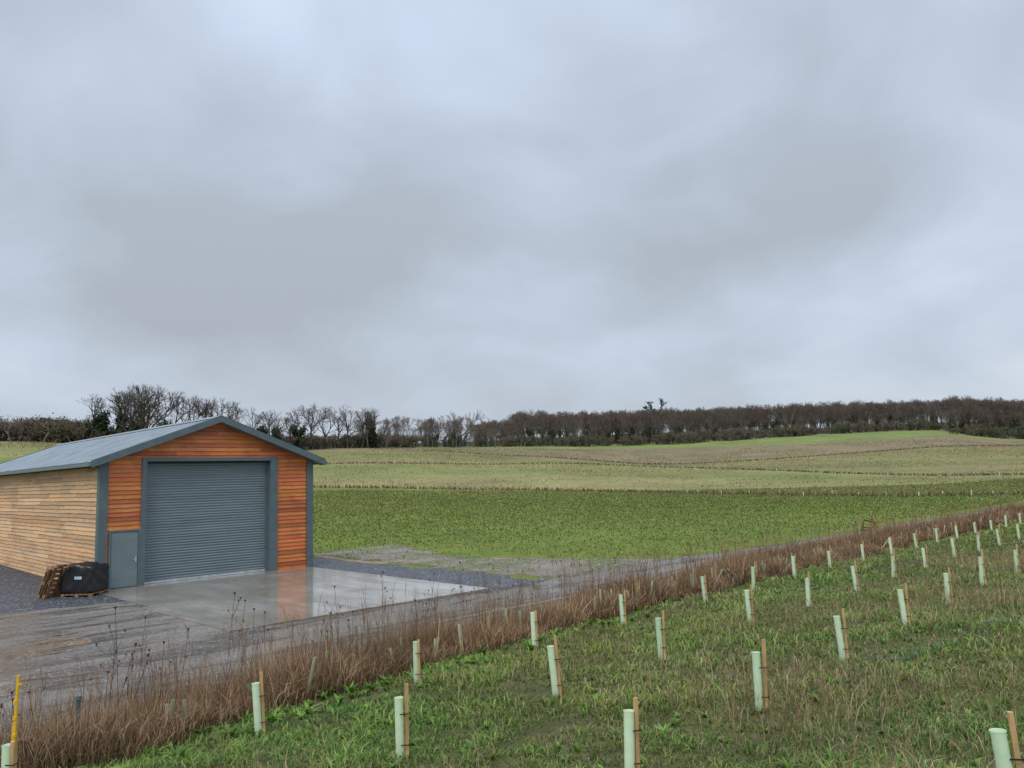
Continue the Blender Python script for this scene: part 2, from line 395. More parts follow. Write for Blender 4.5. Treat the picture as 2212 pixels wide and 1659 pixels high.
while z<RG-.15:
    z1=z+bh; zt_=z1-GAP
    lo0,lo1=rake(z,-1),rake(z1,-1); hi0,hi1=rake(z,1),rake(z1,1)
    if z<EV-.05 and z1>EV-.05: lo1=lo0;hi1=hi0
    if z1<=4.5:
        if z<1.98: spans=[(lo0,.34,lo1,.34)]
        else: spans=[(lo0,L0-.17,lo1,L0-.17)]
        spans.append((L1x+.3,hi0,L1x+.3,hi1))
    elif hi1-lo1>1.2:
        cut=ru(lo1+.4,hi1-.4); spans=[(lo0,cut,lo1,cut),(cut+.004,hi0,cut+.004,hi1)]
    else: spans=[(lo0,hi0,lo1,hi1)]
    for a0,b0,a1,b1 in spans:
        if b0-a0<.03 or b1-a1<.0: continue
        s=random.choice([1,1,.9,1.1,.72,1.15,.6,1.25]); 
        base=(.60*s,.165*s*ru(.8,1.35),.040*s*ru(.7,1.4))
        yo=ru(0,.006)
        pts=[(a0,.016-yo,z-.004),(b0,.016-yo,z-.004),(b1,.044-yo,zt_),(a1,.044-yo,zt_),(a0,.058,z-.004),(b0,.058,z-.004),(b1,.058,zt_),(a1,.058,zt_)]
        fb.add(pts,[(0,1,2,3),(0,4,5,1),(1,5,6,2),(0,3,7,4)],base)
    z=z1
fb.obj('front_cladding',[M_bfront],S)
sb=MB(); 
for side in (0,1):
    z=.1
    while z<EV-.12:
        z1=z+.148
        ends=[.24]; yy=.24+ru(1.0,4.5)
        while yy<LN-1: ends.append(yy); yy+=ru(3.2,4.8)
        ends.append(LN)
        for a,b_ in zip(ends[:-1],ends[1:]):
            s=random.choice([1,1,.92,1.08,.84,1.15,.78]); t=ru(-.03,.03)
            base=(.66*s,(.40+t)*s,(.20+t)*s)
            yo=ru(0,.006); d0=.014-yo; d1=.048-yo
            X=(lambda d:d) if side==0 else (lambda d:WD-d)
            nseg=max(1,int((b_-a)/.8)); ys=[a+(b_-a-.005)*i/nseg for i in range(nseg+1)]
            vs=[];fs=[]
            for yv in ys:
                zz=z-.008+ru(-.016,.010); vs+=[(X(d0),yv,zz),(X(d1),yv,z1-.008),(X(.058),yv,zz)]
            for i in range(nseg):
                k_=i*3; fs+=[(k_,k_+3,k_+4,k_+1),(k_,k_+2,k_+5,k_+3)]
            fs+=[(0,1,2)]
            sb.add(vs,fs,base)
        z=z1
sb.obj('side_cladding',[M_bside],S)
tr=MB()
tr.box(-.012,.285,-.02,.015,0.02,EV+.03); tr.box(-.012,.012,.0152,.235,0.02,EV-.02)
tr.box(WD-.285,WD+.012,-.02,.015,0.02,EV+.03); tr.box(WD-.012,WD+.012,.0152,.235,.02,EV-.02)
tr.box(L0-.17,L0,-.035,.44,.0,HT+.14); tr.box(L1x,L1x+.30,-.035,.44,.0,HT+.14)
tr.box(L0+.001,L1x-.001,-.03,.44,HT,HT+.135)
tr.box(.35,.42,-.03,.05,.062,2.03); tr.box(1.32,1.389,-.03,.05,.062,2.03); tr.box(.4205,1.3195,-.03,.05,1.96,2.03)
tr.obj('steel_trim',[M_trim],S,.006)
pd=MB(); pd.box(.428,1.312,-.008,.04,.075,1.952); pd.obj('personnel_door',[M_shut],S,.004)
hd=MB(); hd.cyl((1.25,-.06,1.0),(1.13,-.06,1.0),.012); hd.cyl((1.25,-.06,1.0),(1.25,-.012,1.0),.011); hd.box(1.225,1.275,-.02,-.0085,.9,1.1); hd.obj('door_handle',[M_handle],S)
zs=[];ys=[]; p=.098; n=int((HT-.1)/p)+1
for i in range(n):
    for q,yy in ((0,0.),(.12,-.012),(.35,-.024),(.6,-.026),(.82,-.014),(.93,-.002)):
        zz=.14+i*p+q*p
        if zz<HT+.02: zs.append(zz); ys.append(.30+yy)
V=[];Fc=[]
for zz,yy in zip(zs,ys): V+=[(L0,yy,zz),(L1x,yy,zz)]
Fc=[(2*i,2*i+1,2*i+3,2*i+2) for i in range(len(zs)-1)]
mb=MB(); mb.add(V,Fc); mb.obj('roller_shutter',[M_shut],S)
mb=MB(); mb.box(L0+.003,L1x-.003,.255,.31,.065,.145); mb.obj('shutter_bottom_bar',[M_bottombar],S)
mb=MB(); 
for x in (L0+.003,L1x-.063): mb.box(x,x+.06,.2,.252,.065,HT-.002)
mb.obj('shutter_guides',[M_trim],S)
ov=.36; fo=.38
rf=MB()
for sgn in (-1,1):
    P=lambda d,y,o:( (WD/2+sgn*d), y, RG+.16-SL*d+o)
    Dm=WD/2+ov; y=-fo
    step=.333
    vs=[];pr=[(0,0),(.10,0),(.125,.035),(.155,.035),(.18,0)]
    yl=[]
    while y<LN+fo-.3:
        for q,hh in pr: yl.append((y+q,hh))
        y+=step
    yl.append((LN+fo,0))
    for yy,hh in yl: vs+=[P(.0,yy,hh),P(Dm,yy,hh)]
    fs=[(2*i,2*i+1,2*i+3,2*i+2) for i in range(len(yl)-1)]
    rf.add(vs,fs)
    rf.add([P(0,-fo,-.05),P(Dm,-fo,-.05),P(Dm,LN+fo,-.05),P(0,LN+fo,-.05)],[(0,1,2,3)])
rf.obj('roof_sheets',[M_roof],S)
rt=MB()
for sgn in (-1,1):
    for ya,yb in ((-fo-.03,-fo+.0),(LN+fo+.002,LN+fo+.03)):
        a=[(WD/2,RG+.22),(WD/2+sgn*(WD/2+ov+.02),RG+.22-SL*(WD/2+ov+.02)),(WD/2+sgn*(WD/2+ov+.02),RG-.03-SL*(WD/2+ov+.02)),(WD/2,RG-.03)]
        vs=[(x,ya,z) for x,z in a]+[(x,yb,z) for x,z in a]
        rt.add(vs,[(0,1,2,3),(7,6,5,4),(0,4,5,1),(1,5,6,2),(2,6,7,3)])
    a=[(WD/2,RG+.225),(WD/2+sgn*(WD/2+ov+.02),RG+.225-SL*(WD/2+ov+.02))]
    vs=[(a[0][0],-fo-.032,a[0][1]),(a[1][0],-fo-.032,a[1][1]),(a[1][0],-fo+.14,a[1][1]),(a[0][0],-fo+.14,a[0][1])]
    rt.add(vs,[(0,1,2,3)])
    a=[(WD/2,RG-.032),(WD/2+sgn*(WD/2+ov),RG-.032-SL*(WD/2+ov))]
    rt.add([(a[0][0],-fo,a[0][1]),(a[1][0],-fo,a[1][1]),(a[1][0],.03,a[1][1]),(a[0][0],.03,a[0][1])],[(0,1,2,3)])
rt.obj('barge_flashing',[M_trim],S)
rc=MB()
rc.add([(WD/2-.25,-fo-.01,RG+.215-SL*.25),(WD/2,-fo-.01,RG+.235),(WD/2+.25,-fo-.01,RG+.215-SL*.25),(WD/2-.25,LN+fo,RG+.215-SL*.25),(WD/2,LN+fo,RG+.235),(WD/2+.25,LN+fo,RG+.215-SL*.25)],[(0,1,4,3),(1,2,5,4)])
rc.obj('ridge_cap',[M_roof],S)
gt=MB(); ze=RG+.16-SL*(WD/2+ov)
for x in (-ov-.11,WD+ov-.0):
    gt.box(x,x+.11,-fo-.02,LN+fo,ze-.15,ze-.03)
gt.obj('gutters',[M_gutter],S,.01)
# ------------------------------------------------------------ pallets
def pallet_mb(mb,M,mi=0,s=1.):
    M=M@Matrix.Scale(s,4)
    for i in range(7): mb.box(i*.16,i*.16+.1,0,1.0,.12,.142,(1,1,1),mi,M)
    for y in (0,.45,.9): mb.box(0,1.06,y,y+.1,.1,.1195,(1,1,1),mi,M)
    for y in (0,.45,.9):
        for x in (0,.48,.94): mb.box(x,x+.12,y,y+.1,.02,.0995,(1,1,1),mi,M)
    for y in (0,.45,.9): mb.box(0,1.06,y,y+.1,0,.0195,(1,1,1),mi,M)
px,py=W(6.95,28.95)
mb=MB()
for k_,dx in ((0,0),(1,.2)):
    M=Matrix.Translation((px+dx,py-.05*k_,.02))@Matrix.Rotation(radians(-32+6*k_),4,'Z')@Matrix.Rotation(radians(-60-5*k_),4,'Y')
    pallet_mb(mb,M,0,1.05)
mb.obj('wooden_pallet',[M_pallet])
cx,cy=W(8.2,28.62)
e=empty('wrapped_pallet_load',(cx,cy,0),radians(-4))
mb=MB(); pallet_mb(mb,Matrix.Translation((-.50,-.5,.005)),0,.98); mb.obj('pallet_base',[M_pallet],e)
me=bpy.data.meshes.new('wrapped_bundle')
bm=bmesh.new(); bmesh.ops.create_cube(bm,size=1); bmesh.ops.subdivide_edges(bm,edges=bm.edges[:],cuts=15,use_grid_fill=True)
for v in bm.verts:
    s=.012*sin(v.co.x*9+v.co.z*5)+.012*sin(v.co.z*11-v.co.x*17+v.co.y*8)+.010*sin(v.co.x*37+v.co.z*29+v.co.y*31)
    f=1-.05*(abs(v.co.x)*2)**4*(v.co.z>0)-.08*(v.co.x+.5)
    rr_=1-.04*(abs(v.co.z)*2)**8
    v.co=Vector((v.co.x*1.02*(1+s)*rr_,v.co.y*.96*(1+s)*rr_,(v.co.z+.5)*.93*f+ .15+s*1.2))
for f in bm.faces: f.smooth=True
bm.to_mesh(me); bm.free(); me.materials.append(M_black); wb=link(bpy.data.objects.new('wrapped_bundle',me),e)
mb=MB(); mb.box(-.04,.2,-.515,-.5,.60,.69); mb.obj('label',[M_label],e)
# ------------------------------------------------------------ tree guards
def guard_mesh(seed):
    rr=random.Random(seed); mb=MB(); n=14; r=.041
    tx,ty=rr.uniform(-.03,.03),rr.uniform(-.02,.02)
    rings=[(0,r),(.15,r*1.01),(.3,r),(.45,r*1.01),(.585,r),(.6,r*1.12)]
    vs=[];fs=[]
    for z,rad in rings:
        for i in range(n): vs.append((rad*cos(2*pi*i/n)+tx*z,rad*sin(2*pi*i/n)+ty*z,z))
    for k_ in range(len(rings)-1):
        for i in range(n): fs.append((k_*n+i,k_*n+(i+1)%n,(k_+1)*n+(i+1)%n,(k_+1)*n+i))
    mb.add(vs,fs,(1,1,1),0)
    b=r*1.15+.014
    Ms=Matrix.Translation((b+tx*.3,ty*.3,0))@Matrix.Rotation(rr.uniform(-.03,.05),4,'Y')@Matrix.Rotation(rr.uniform(0,.5),4,'Z')
    h=.6+rr.uniform(.02,.17)
    mb.box(-.014,.014,-.014,.014,-.1,h,(1,1,1),1,Ms)
    for z in (rr.choice([.16,.2]),.45):
        mb.box(r*.55,b+.03,-r*1.12,-r*1.07,z,z+.010,(1,1,1),2); mb.box(b+.0301,b+.034,-r*1.1,r*.4,z,z+.010,(1,1,1),2)
    me=mb.mesh('tree_guard_mesh',[M_tube,M_stake,M_tie])
    sm=[f.material_index==0 for f in me.polygons]; me.polygons.foreach_set('use_smooth',sm); return me
GM=[guard_mesh(i) for i in range(9)]
def put_guard(u,v,lean=.028):
    x,y=W(u,v); o=bpy.data.objects.new('tree_guard',random.choice(GM)); 
    o.location=(x,y,float(Huv(u,v))-.03)
    o.rotation_euler=(random.gauss(0,.03),random.gauss(-.03,lean),random.uniform(-.6,.6)); 
    s=random.uniform(.95,1.04); o.scale=(1,1,s); link(o); return o
row1=[1.75,4.3,6.85,9.6,12.4,15.8,18.3,20.8,23.3,26,28.6,31.2,33.6,36.2,38.8,41.3,43.8,46.5,49,51.6,54,57,60,63,66,69]
for u in row1: put_guard(u,float(r1(u))-.12)
r2=lambda u:8.3-2.65*exp(-u/15)
for u in [1.9,4.6,7.1,9.6,12.6,15.2,17.9,20.4,23,25.8,28.4,31,33.8,36.5,39,42,45,48,51,54,57]: put_guard(u,r2(u))
r3=lambda u:6.05-2.78*exp(-u/18)
for u in [5.0,7.5,10.1,12.9,15.5,18.1,21.4,24,26.8,30,33,36]: put_guard(u,r3(u))
for u,v in [(5.3,1.42),(8.0,1.7),(10.6,2.0),(13,2.3),(15.8,2.6),(18.6,2.8),(21.5,3.0),(2.2,.8)]: put_guard(u,v)
mb=MB()
for i in range(190):
    u=random.uniform(-1,26) if i<115 else random.uniform(26,75)
    v=float(r1(u))+random.choice([1.1,1.8])+random.gauss(0,.15)
    x,y=W(u,v); z=float(Huv(u,v)); h=random.uniform(.3,.5)
    L=.2 if random.random()<.85 else .8
    d=Vector((random.gauss(0,L),random.gauss(0,L),1)).normalized()
    mb.cyl((x,y,z+.1),Vector((x,y,z+.15))+d*h,.022,.026,8,(1,1,1),0,False)
    if random.random()<.6: mb.cyl((x+.04,y,z),(x+.05+random.gauss(0,.04),y,z+h+.28),.009,.009,4,(1,1,1),1)
mb.obj('hedge_guard_row',[M_oldtube,M_stake])
# ------------------------------------------------------------ vegetation
def pick(n,pal,w=None,j=.18):
    pal=np.array(pal); i=RNG.choice(len(pal),n,p=None if w is None else np.array(w)/sum(w))
    return pal[i]*RNG.uniform(1-j,1+j,(n,1))
GREENS=[(.155,.245,.04),(.12,.195,.034),(.205,.28,.055),(.255,.30,.085),(.085,.14,.03)]
STRAW=[(.40,.31,.165),(.33,.25,.12),(.48,.40,.23),(.24,.165,.085),(.28,.185,.10)]
def scatter(n,ulo,uhi,vf_lo,vf_hi):
    u=RNG.uniform(ulo,uhi,n); v=vf_lo(u)+(vf_hi(u)-vf_lo(u))*RNG.random(n); return u,v
def onground(u,v):
    x,y=W(u,v); return np.stack([x,y,Huv(u,v)-.01],1)
def vis(P,m=.09):
    t=P[:,0]/np.maximum(P[:,1],.1); return (P[:,1]>2.5)&(np.abs(t)<.66+m+.6/np.maximum(P[:,1],1))
parts=[]
def meadow(D0,D1,dens,h0,w0):
    area=(D1**2-D0**2)*.82; n=int(area*dens)
    Y=np.sqrt(RNG.uniform(D0**2,D1**2,n)); X=Y*RNG.uniform(-.82,.82,n)
    u,v=UV(X,Y); k_=(v<r1(u)+.9)&(u<110); u,v=u[k_],v[k_]
    cl=smn(u,v,.7)*.4+smn(u,v,2.6,2)*.35+smn(u,v,7.,5)*.25
    cl=np.clip((cl-.5)*1.5+.5,0,1)
    k_=RNG.random(len(u))<.42+.95*cl; u,v,cl=u[k_],v[k_],cl[k_]
    P=onground(u,v); n=len(P)
    right=np.clip((8.5-v)/4,0,1)*np.clip((u-4)/6,0,1)
    dry=np.clip(.10+.75*np.clip(smn(u,v,.35,4)-.5,0,1)+.35*(smn(u,v,1.8,1)-.5)+.26*right,.03,.7)
    isd=RNG.random(n)<dry
    hue=smn(u,v,.5,8)[:,None]
    col=pick(n,GREENS,None,.25)*(.5+1.0*cl)[:,None]*(1+(hue-.5)*np.array([.5,.1,.2])); col[isd]=pick(int(isd.sum()),STRAW)
    h=h0*RNG.uniform(.45,1.3,n)*(.3+1.35*cl); h[isd]*=RNG.uniform(.7,1.8,isd.sum())
    w=w0*RNG.uniform(.6,1.5,n); w[isd]*=.5
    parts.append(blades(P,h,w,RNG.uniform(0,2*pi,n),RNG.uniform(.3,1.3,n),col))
meadow(3,9,1500,.085,.012)
meadow(9,17,640,.095,.018)
meadow(17,34,190,.11,.030)
meadow(34,80,38,.13,.06)
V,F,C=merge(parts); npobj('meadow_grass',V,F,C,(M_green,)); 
parts=[]
def rosettes(n,ur,vlo,vhi,size,pal,nl=9,wt=None):
    u,v=scatter(n,ur[0],ur[1],vlo,vhi)
    if wt is not None: k_=RNG.random(n)<wt(u,v); u,v=u[k_],v[k_]
    P=onground(u,v); k_=vis(P,.3); P=P[k_]; n=len(P)
    P=np.repeat(P,nl,0); sz=np.repeat(RNG.uniform(.5,1.4,n)*size,nl); c=np.repeat(pick(n,pal),nl,0)*RNG.uniform(.7,1.2,(n*nl,1))
    m=n*nl; parts.append(blades(P,sz*RNG.uniform(.6,1.2,m),sz*.3,RNG.uniform(0,2*pi,m),RNG.uniform(.5,1.3,m),c))
LG=[(.16,.29,.04),(.13,.24,.035),(.20,.33,.06)]
rosettes(190,(0,14),lambda u:r1(u)-.2,lambda u:r1(u)+1.0,.13,LG,12)
cw=lambda u,v:np.clip((smn(u,v,.6,6)-.35)*2.5,0.05,1)
rosettes(4200,(1,25),lambda u:0*u-2,lambda u:r1(u)+.5,.08,LG,8,cw)
rosettes(4200,(15,70),lambda u:0*u-4,lambda u:r1(u)+.5,.10,LG,6,cw)
V,F,C=merge(parts); npobj('broadleaf_weeds',V,F,C,(M_green,))
parts=[]
def stems(n,ur,vlo,vhi,h,w,pal,lean=(.05,.5),br=3,wt=None):
    u,v=scatter(n,ur[0],ur[1],vlo,vhi)
    if wt is not None: k_=RNG.random(n)<wt(u,v); u,v=u[k_],v[k_]
    P=onground(u,v); k_=vis(P,.3); P=P[k_]; n=len(P)
    hh=h*RNG.uniform(.5,1.35,n); az=RNG.uniform(0,2*pi,n); le=RNG.uniform(*lean,n); c=pick(n,pal)
    parts.append(blades(P,hh,w,az,le,c))
    for b_ in range(br):
        f=RNG.uniform(.4,.85,n); d=np.stack([np.cos(az),np.sin(az),0*az],1)
        Q=P+d*(le*hh*f*f)[:,None]+np.array([0,0,1.])*(hh*f)[:,None]
        parts.append(blades(Q,hh*.3*RNG.uniform(.5,1.2,n),w*.7,RNG.uniform(0,2*pi,n),RNG.uniform(.3,.9,n),c))
patch=lambda u,v:np.clip((smn(u,v,.4,3)-.35)*2.6,0,1)**1.3*(.3+.8*np.clip((8-v)/4,0,1))
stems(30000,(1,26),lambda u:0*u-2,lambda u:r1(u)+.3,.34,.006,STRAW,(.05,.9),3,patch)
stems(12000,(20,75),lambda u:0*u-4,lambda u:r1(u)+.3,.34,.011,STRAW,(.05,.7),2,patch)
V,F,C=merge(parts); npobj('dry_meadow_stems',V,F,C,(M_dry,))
parts=[]
BR=[(.25,.15,.08),(.32,.21,.115),(.19,.11,.06),(.40,.29,.17),(.14,.085,.05)]
def strip(n,ur,h,w,c0=.7,lean=(.1,1.0),pal=BR):
    u=RNG.uniform(ur[0],ur[1],n); a=RNG.random(n); v=r1(u)+c0+(STW(u)-c0)*a+.15*np.sin(u*1.7)
    P=onground(u,v); env=.42+.58*np.sin(pi*np.clip(a,0,1)**.8); cl=.4+.85*smn(u,v,.9,1)
    hh=h*env*cl*RNG.uniform(.6,1.3,n); hue=smn(u,v,.6,9)[:,None]
    parts.append(blades(P,hh,w*RNG.uniform(.7,1.4,n),RNG.uniform(0,2*pi,n),RNG.uniform(lean[0],lean[1],n),pick(n,pal,None,.3)*(.75+.5*hue)))
strip(52000,(-3,12),.62,.009,.6); strip(44000,(12,30),.68,.015,.6); strip(40000,(30,70),.68,.028); strip(14000,(70,140),.6,.05)
strip(16000,(-3,14),.95,.006,1.0,(.02,.4)); strip(14000,(14,40),.95,.011,1.0,(.02,.4)); strip(9000,(40,110),.9,.022,1.,(.02,.4))
stems(700,(-2,20),lambda u:r1(u)+1.,lambda u:r1(u)+STW(u),1.2,.007,BR[:3],(.0,.3),6)
stems(700,(20,60),lambda u:r1(u)+1.,lambda u:r1(u)+STW(u),1.1,.013,BR[:3],(.0,.25),4)
V,F,C=merge(parts); npobj('dry_weed_verge',V,F,C,(M_dry,))
mb=MB()
for i in range(80):
    u=random.uniform(-1,22); v=float(r1(u))+random.uniform(1.2,3.); x,y=W(u,v); z=float(Huv(u,v)); h=random.uniform(.9,1.7)
    tx,ty=random.gauss(0,.1),random.gauss(0,.1); top=(x+tx*h,y+ty*h,z+h); cc=(.14,.085,.055)
    mb.cyl((x,y,z),top,.004,.003,4,cc)
    for j in range(random.randint(1,3)):
        f=random.uniform(.6,.9); q=(x+tx*h*f,y+ty*h*f,z+h*f); r=(q[0]+random.gauss(0,.12),q[1]+random.gauss(0,.12),q[2]+.2)
        mb.cyl(q,r,.003,.002,3,cc); mb.cyl(r,(r[0],r[1],r[2]+.03),.004,.014,6,cc)
    mb.cyl(top,(top[0],top[1],top[2]+.035),.004,.02,7,cc)
mb.obj('umbel_seed_heads',[M_dry])
parts=[]
n=250000; Y=np.sqrt(RNG.uniform(24**2,118**2,n)); X=Y*RNG.uniform(-.85,.85,n); u,v=UV(X,Y)
cl=smn(u,v,.35)
keep=(v>19.0+1.5*np.exp(-((u-23)/6)**2))&(u>19.9)&~((u<25.5)&(v<35.5)&(v>17)&(RNG.random(n)>.10+.25*(smn(u,v,.8)>.55)))&(RNG.random(n)<np.clip(90/Y,.5,1)*(.4+.7*cl))
keep&=~((np.abs(u-12.8)<5)&(v>28)&(v<52))
u,v,Yk,cl=u[keep],v[keep],Y[keep],cl[keep]; P=onground(u,v); n=len(P); br=RNG.random(n)<.07+.32*np.clip(smn(u,v,.12,2)-.5,0,1)
col=pick(n,[(.145,.205,.034),(.18,.235,.045),(.115,.165,.03),(.225,.25,.07)])*(.75+.5*cl)[:,None]; col[br]=pick(int(br.sum()),[(.25,.19,.10),(.30,.23,.13)])
mixf=np.clip((Yk-70)/50,0,1)[:,None]; col=col*(1-mixf)+(col*.4+np.array((.12,.12,.036)))*mixf
sc=np.clip(Yk/45,.8,2.2)
parts.append(blades(P,.12*sc**.4*RNG.uniform(.5,1.4,n)*(1+.9*br),.06*sc*(1-.7*br),RNG.uniform(0,2*pi,n),RNG.uniform(.2,1.2,n),col))
V,F,C=merge(parts); npobj('field_crop',V,F,C,(M_green,))
def densify(pl,step):
    out=[]
    for (x0,y0),(x1,y1) in zip(pl[:-1],pl[1:]):
        n=max(1,int(hypot(x1-x0,y1-y0)/step))
        out+=[(x0+(x1-x0)*i/n,y0+(y1-y0)*i/n) for i in range(n)]
    return out
rows=[[(t*L1(t),L1(t)) for t in np.linspace(-.5,.85,40)],[(t*L2(t),L2(t)) for t in np.linspace(-.3,.85,40)],[(t*L3(t),L3(t)) for t in np.linspace(-.12,.8,40)]]
mb=MB(); parts=[]
for ri,pl in enumerate(rows):
    for x,y in densify(pl,2.2 if ri==0 else 2.8):
        if random.random()<.3: continue
        x+=random.gauss(0,.3); y+=random.gauss(0,.3); z=float(HXY(x,y)); s=random.uniform(.75,1.1) if ri==0 else random.uniform(.7,1.)
        mb.cyl((x,y,z),(x+random.gauss(0,.03),y,z+.64*s),.05,.05,5,(.68,.68,.53))
    d=densify(pl,.06 if ri==0 else .14); a=np.array(d)+RNG.normal(0,.45,(len(d),2)); n=len(a)
    P=np.stack([a[:,0],a[:,1],HXY(a[:,0],a[:,1])],1)
    parts.append(blades(P,RNG.uniform(.25,.7,n)*(1 if ri==0 else .9),.10 if ri==0 else .2,RNG.uniform(0,2*pi,n),RNG.uniform(.1,.8,n),pick(n,[(.15,.105,.06),(.19,.135,.07),(.12,.095,.05)])))
mb.obj('field_guard_rows',[attrmat('pale_guards',.6)])
n=60000; Y=np.sqrt(RNG.uniform(60**2,300**2,n)); X=Y*RNG.uniform(-.8,.8,n); t=X/Y
kk=(Y>L1(t))&(RNG.random(n)<.15+.85*(smn(X,Y,.04,1)>.5)); X,Y=X[kk],Y[kk]; n=len(X); P=np.stack([X,Y,HXY(X,Y)],1)
parts.append(blades(P,RNG.uniform(.1,.32,n),.09+Y/2200,RNG.uniform(0,2*pi,n),RNG.uniform(.1,.8,n),pick(n,[(.30,.24,.13),(.27,.21,.11),(.20,.20,.08)])))
V,F,C=merge(parts); npobj('field_dry_grass',V,F,C,(M_dry,))
# ------------------------------------------------------------ trees
def rot_about(d,ang,az):
    a=d.orthogonal().normalized(); b=d.cross(a); ax=a*cos(az)+b*sin(az)
    return (Matrix.Rotation(ang,3,ax)@d).normalized()
def gen_tree(seed,levels=6,kids=(2,3),ang=(.3,.75),up=.10,trunk=1.0,decay=(.66,.86),multi=1,side=True):
    rr=random.Random(seed); segs=[]
    def grow(p,d,L,r,lv):
        q=p
        nn=2 if lv<levels-1 else 1
        for i in range(nn):
            d2=(d+Vector((rr.gauss(0,.12),rr.gauss(0,.12),rr.gauss(0,.06)))).normalized()
            e_=q+d2*(L/nn); segs.append((q,e_,r*(1-.22*i),r*(1-.22*(i+1)),lv)); 
            if side and 0<lv<levels and rr.random()<.75:
                grow(q,rot_about(d2,rr.uniform(.6,1.1),rr.uniform(0,2*pi)),L*.45,r*.4,min(levels,lv+2))
            q=e_; d=d2
        if lv>=levels: return
        for i in range(rr.randint(*kids)):
            dd=rot_about(d,rr.uniform(*ang),rr.uniform(0,2*pi)); dd=(dd+Vector((0,0,up))).normalized()
            grow(q,dd,L*rr.uniform(*decay),r*.62,lv+1)
    for m_ in range(multi):
        d=Vector((rr.gauss(0,.05 if multi==1 else .5),rr.gauss(0,.05 if multi==1 else .5),1)).normalized()
        grow(Vector((rr.gauss(0,.1*(multi-1)),rr.gauss(0,.1*(multi-1)),0)),d,trunk,.085,0)
    zm=max(s[1].z for s in segs)
    return [(a/zm,b/zm,r0/zm,r1_/zm,lv) for a,b,r0,r1_,lv in segs]
def tree_mesh(name,seed,H,twig,barkc,twigc,ivy=0,leafc=(.03,.05,.018),ivylv=2,ls=.35,iv_r=.5,**kw):
    segs=gen_tree(seed,**kw); mx=max(s[4] for s in segs); rr=np.random.default_rng(seed)
    A=np.array([s[0][:] for s in segs])*H; B=np.array([s[1][:] for s in segs])*H
    R0=np.maximum(np.array([s[2] for s in segs])*H,twig); R1=np.maximum(np.array([s[3] for s in segs])*H,twig*.7); LV=np.array([s[4] for s in segs])
    P=[]
    for sides,mask in ((6,LV<=2),(3,LV>2)):
        a,b,r0,r1_,lv=A[mask],B[mask],R0[mask],R1[mask],LV[mask]; n=len(a)
        if n==0: continue
        d=b-a; d/=np.linalg.norm(d,axis=1)[:,None]+1e-9
        x=np.cross(d,np.array([.31,.77,.55])); x/=np.linalg.norm(x,axis=1)[:,None]+1e-9; y=np.cross(d,x)
        an=np.arange(sides)*2*pi/sides
        ring=x[:,None,:]*np.cos(an)[None,:,None]+y[:,None,:]*np.sin(an)[None,:,None]
        V=np.concatenate([a[:,None,:]+ring*r0[:,None,None],b[:,None,:]+ring*r1_[:,None,None]],1).reshape(-1,3)
        i=np.arange(sides); j=(i+1)%sides
        f=np.concatenate([np.stack([i,j,j+sides],1),np.stack([i,j+sides,i+sides],1)])
        F=((np.arange(n)*2*sides)[:,None,None]+f[None]).reshape(-1,3)
        tcol=np.clip((lv-1)/(mx-1),0,1)[:,None]; c=np.array(barkc)*(1-tcol)+np.array(twigc)*tcol; c=c*rr.uniform(.75,1.25,(n,1))
        P.append((V,F,np.repeat(c,2*sides,0)))
    V,F,C=merge(P); mi=np.zeros(len(F),np.int32)
    if ivy:
        m=(LV<=ivylv); a,b=A[m],B[m]; w=np.linalg.norm(b-a,axis=1)*(1.6-LV[m]*.3); w/=w.sum()
        k_=rr.choice(len(a),ivy,p=w); f=rr.random(ivy)[:,None]; p=a[k_]*(1-f)+b[k_]*f+rr.normal(0,iv_r,(ivy,3))
        p[:,2]=np.maximum(p[:,2],.1)
        d1=rr.normal(0,1,(ivy,3)); d1/=np.linalg.norm(d1,axis=1)[:,None]; d2=np.cross(d1,rr.normal(0,1,(ivy,3))); d2/=np.linalg.norm(d2,axis=1)[:,None]
        s=ls*rr.uniform(.5,1.2,(ivy,1)); q=np.stack([p-d1*s,p+d2*s*.6,p+d1*s,p-d2*s*.6],1).reshape(-1,3)
        bb=(np.arange(ivy)*4)[:,None]; qf=np.concatenate([bb+[0,1,2],bb+[0,2,3]],1).reshape(-1,3)
        c=np.array(leafc)*rr.uniform(.5,1.6,(ivy,1))*(1+.15*rr.normal(0,1,(ivy,3)))
        F=np.concatenate([F,qf+len(V)]); V=np.concatenate([V,q]); C=np.concatenate([C,np.repeat(c,4,0)]); mi=np.concatenate([mi,np.ones(len(qf),np.int32)])
    me=npmesh(name,V,F,np.clip(C,0,1),(M_bark,M_leaf)); me.polygons.foreach_set('material_index',mi); return me
BK=(.095,.084,.068); TW=(.115,.095,.078)
bare=[tree_mesh('bare%d'%i,30+i,1.,.0019,BK,TW,levels=6,trunk=.8,ang=(.28,.68),up=.16) for i in range(5)]
ivyt=[tree_mesh('ivy%d'%i,60+i,12.,.026,BK,TW,ivy=2600,ivylv=2,iv_r=.55,levels=5,trunk=1.3,ang=(.2,.5)) for i in range(4)]
def put(mesh,name,X,Y,s,sz=None,parent=None,dz=-.1):
    o=bpy.data.objects.new(name,mesh); o.location=(X,Y,float(HXY(np.array(X),np.array(Y)))+dz); o.rotation_euler=(0,0,random.uniform(0,6.28))
    k_=random.uniform(.92,1.08); o.scale=(s*k_,s*k_,s if sz is None else sz); return link(o,parent)
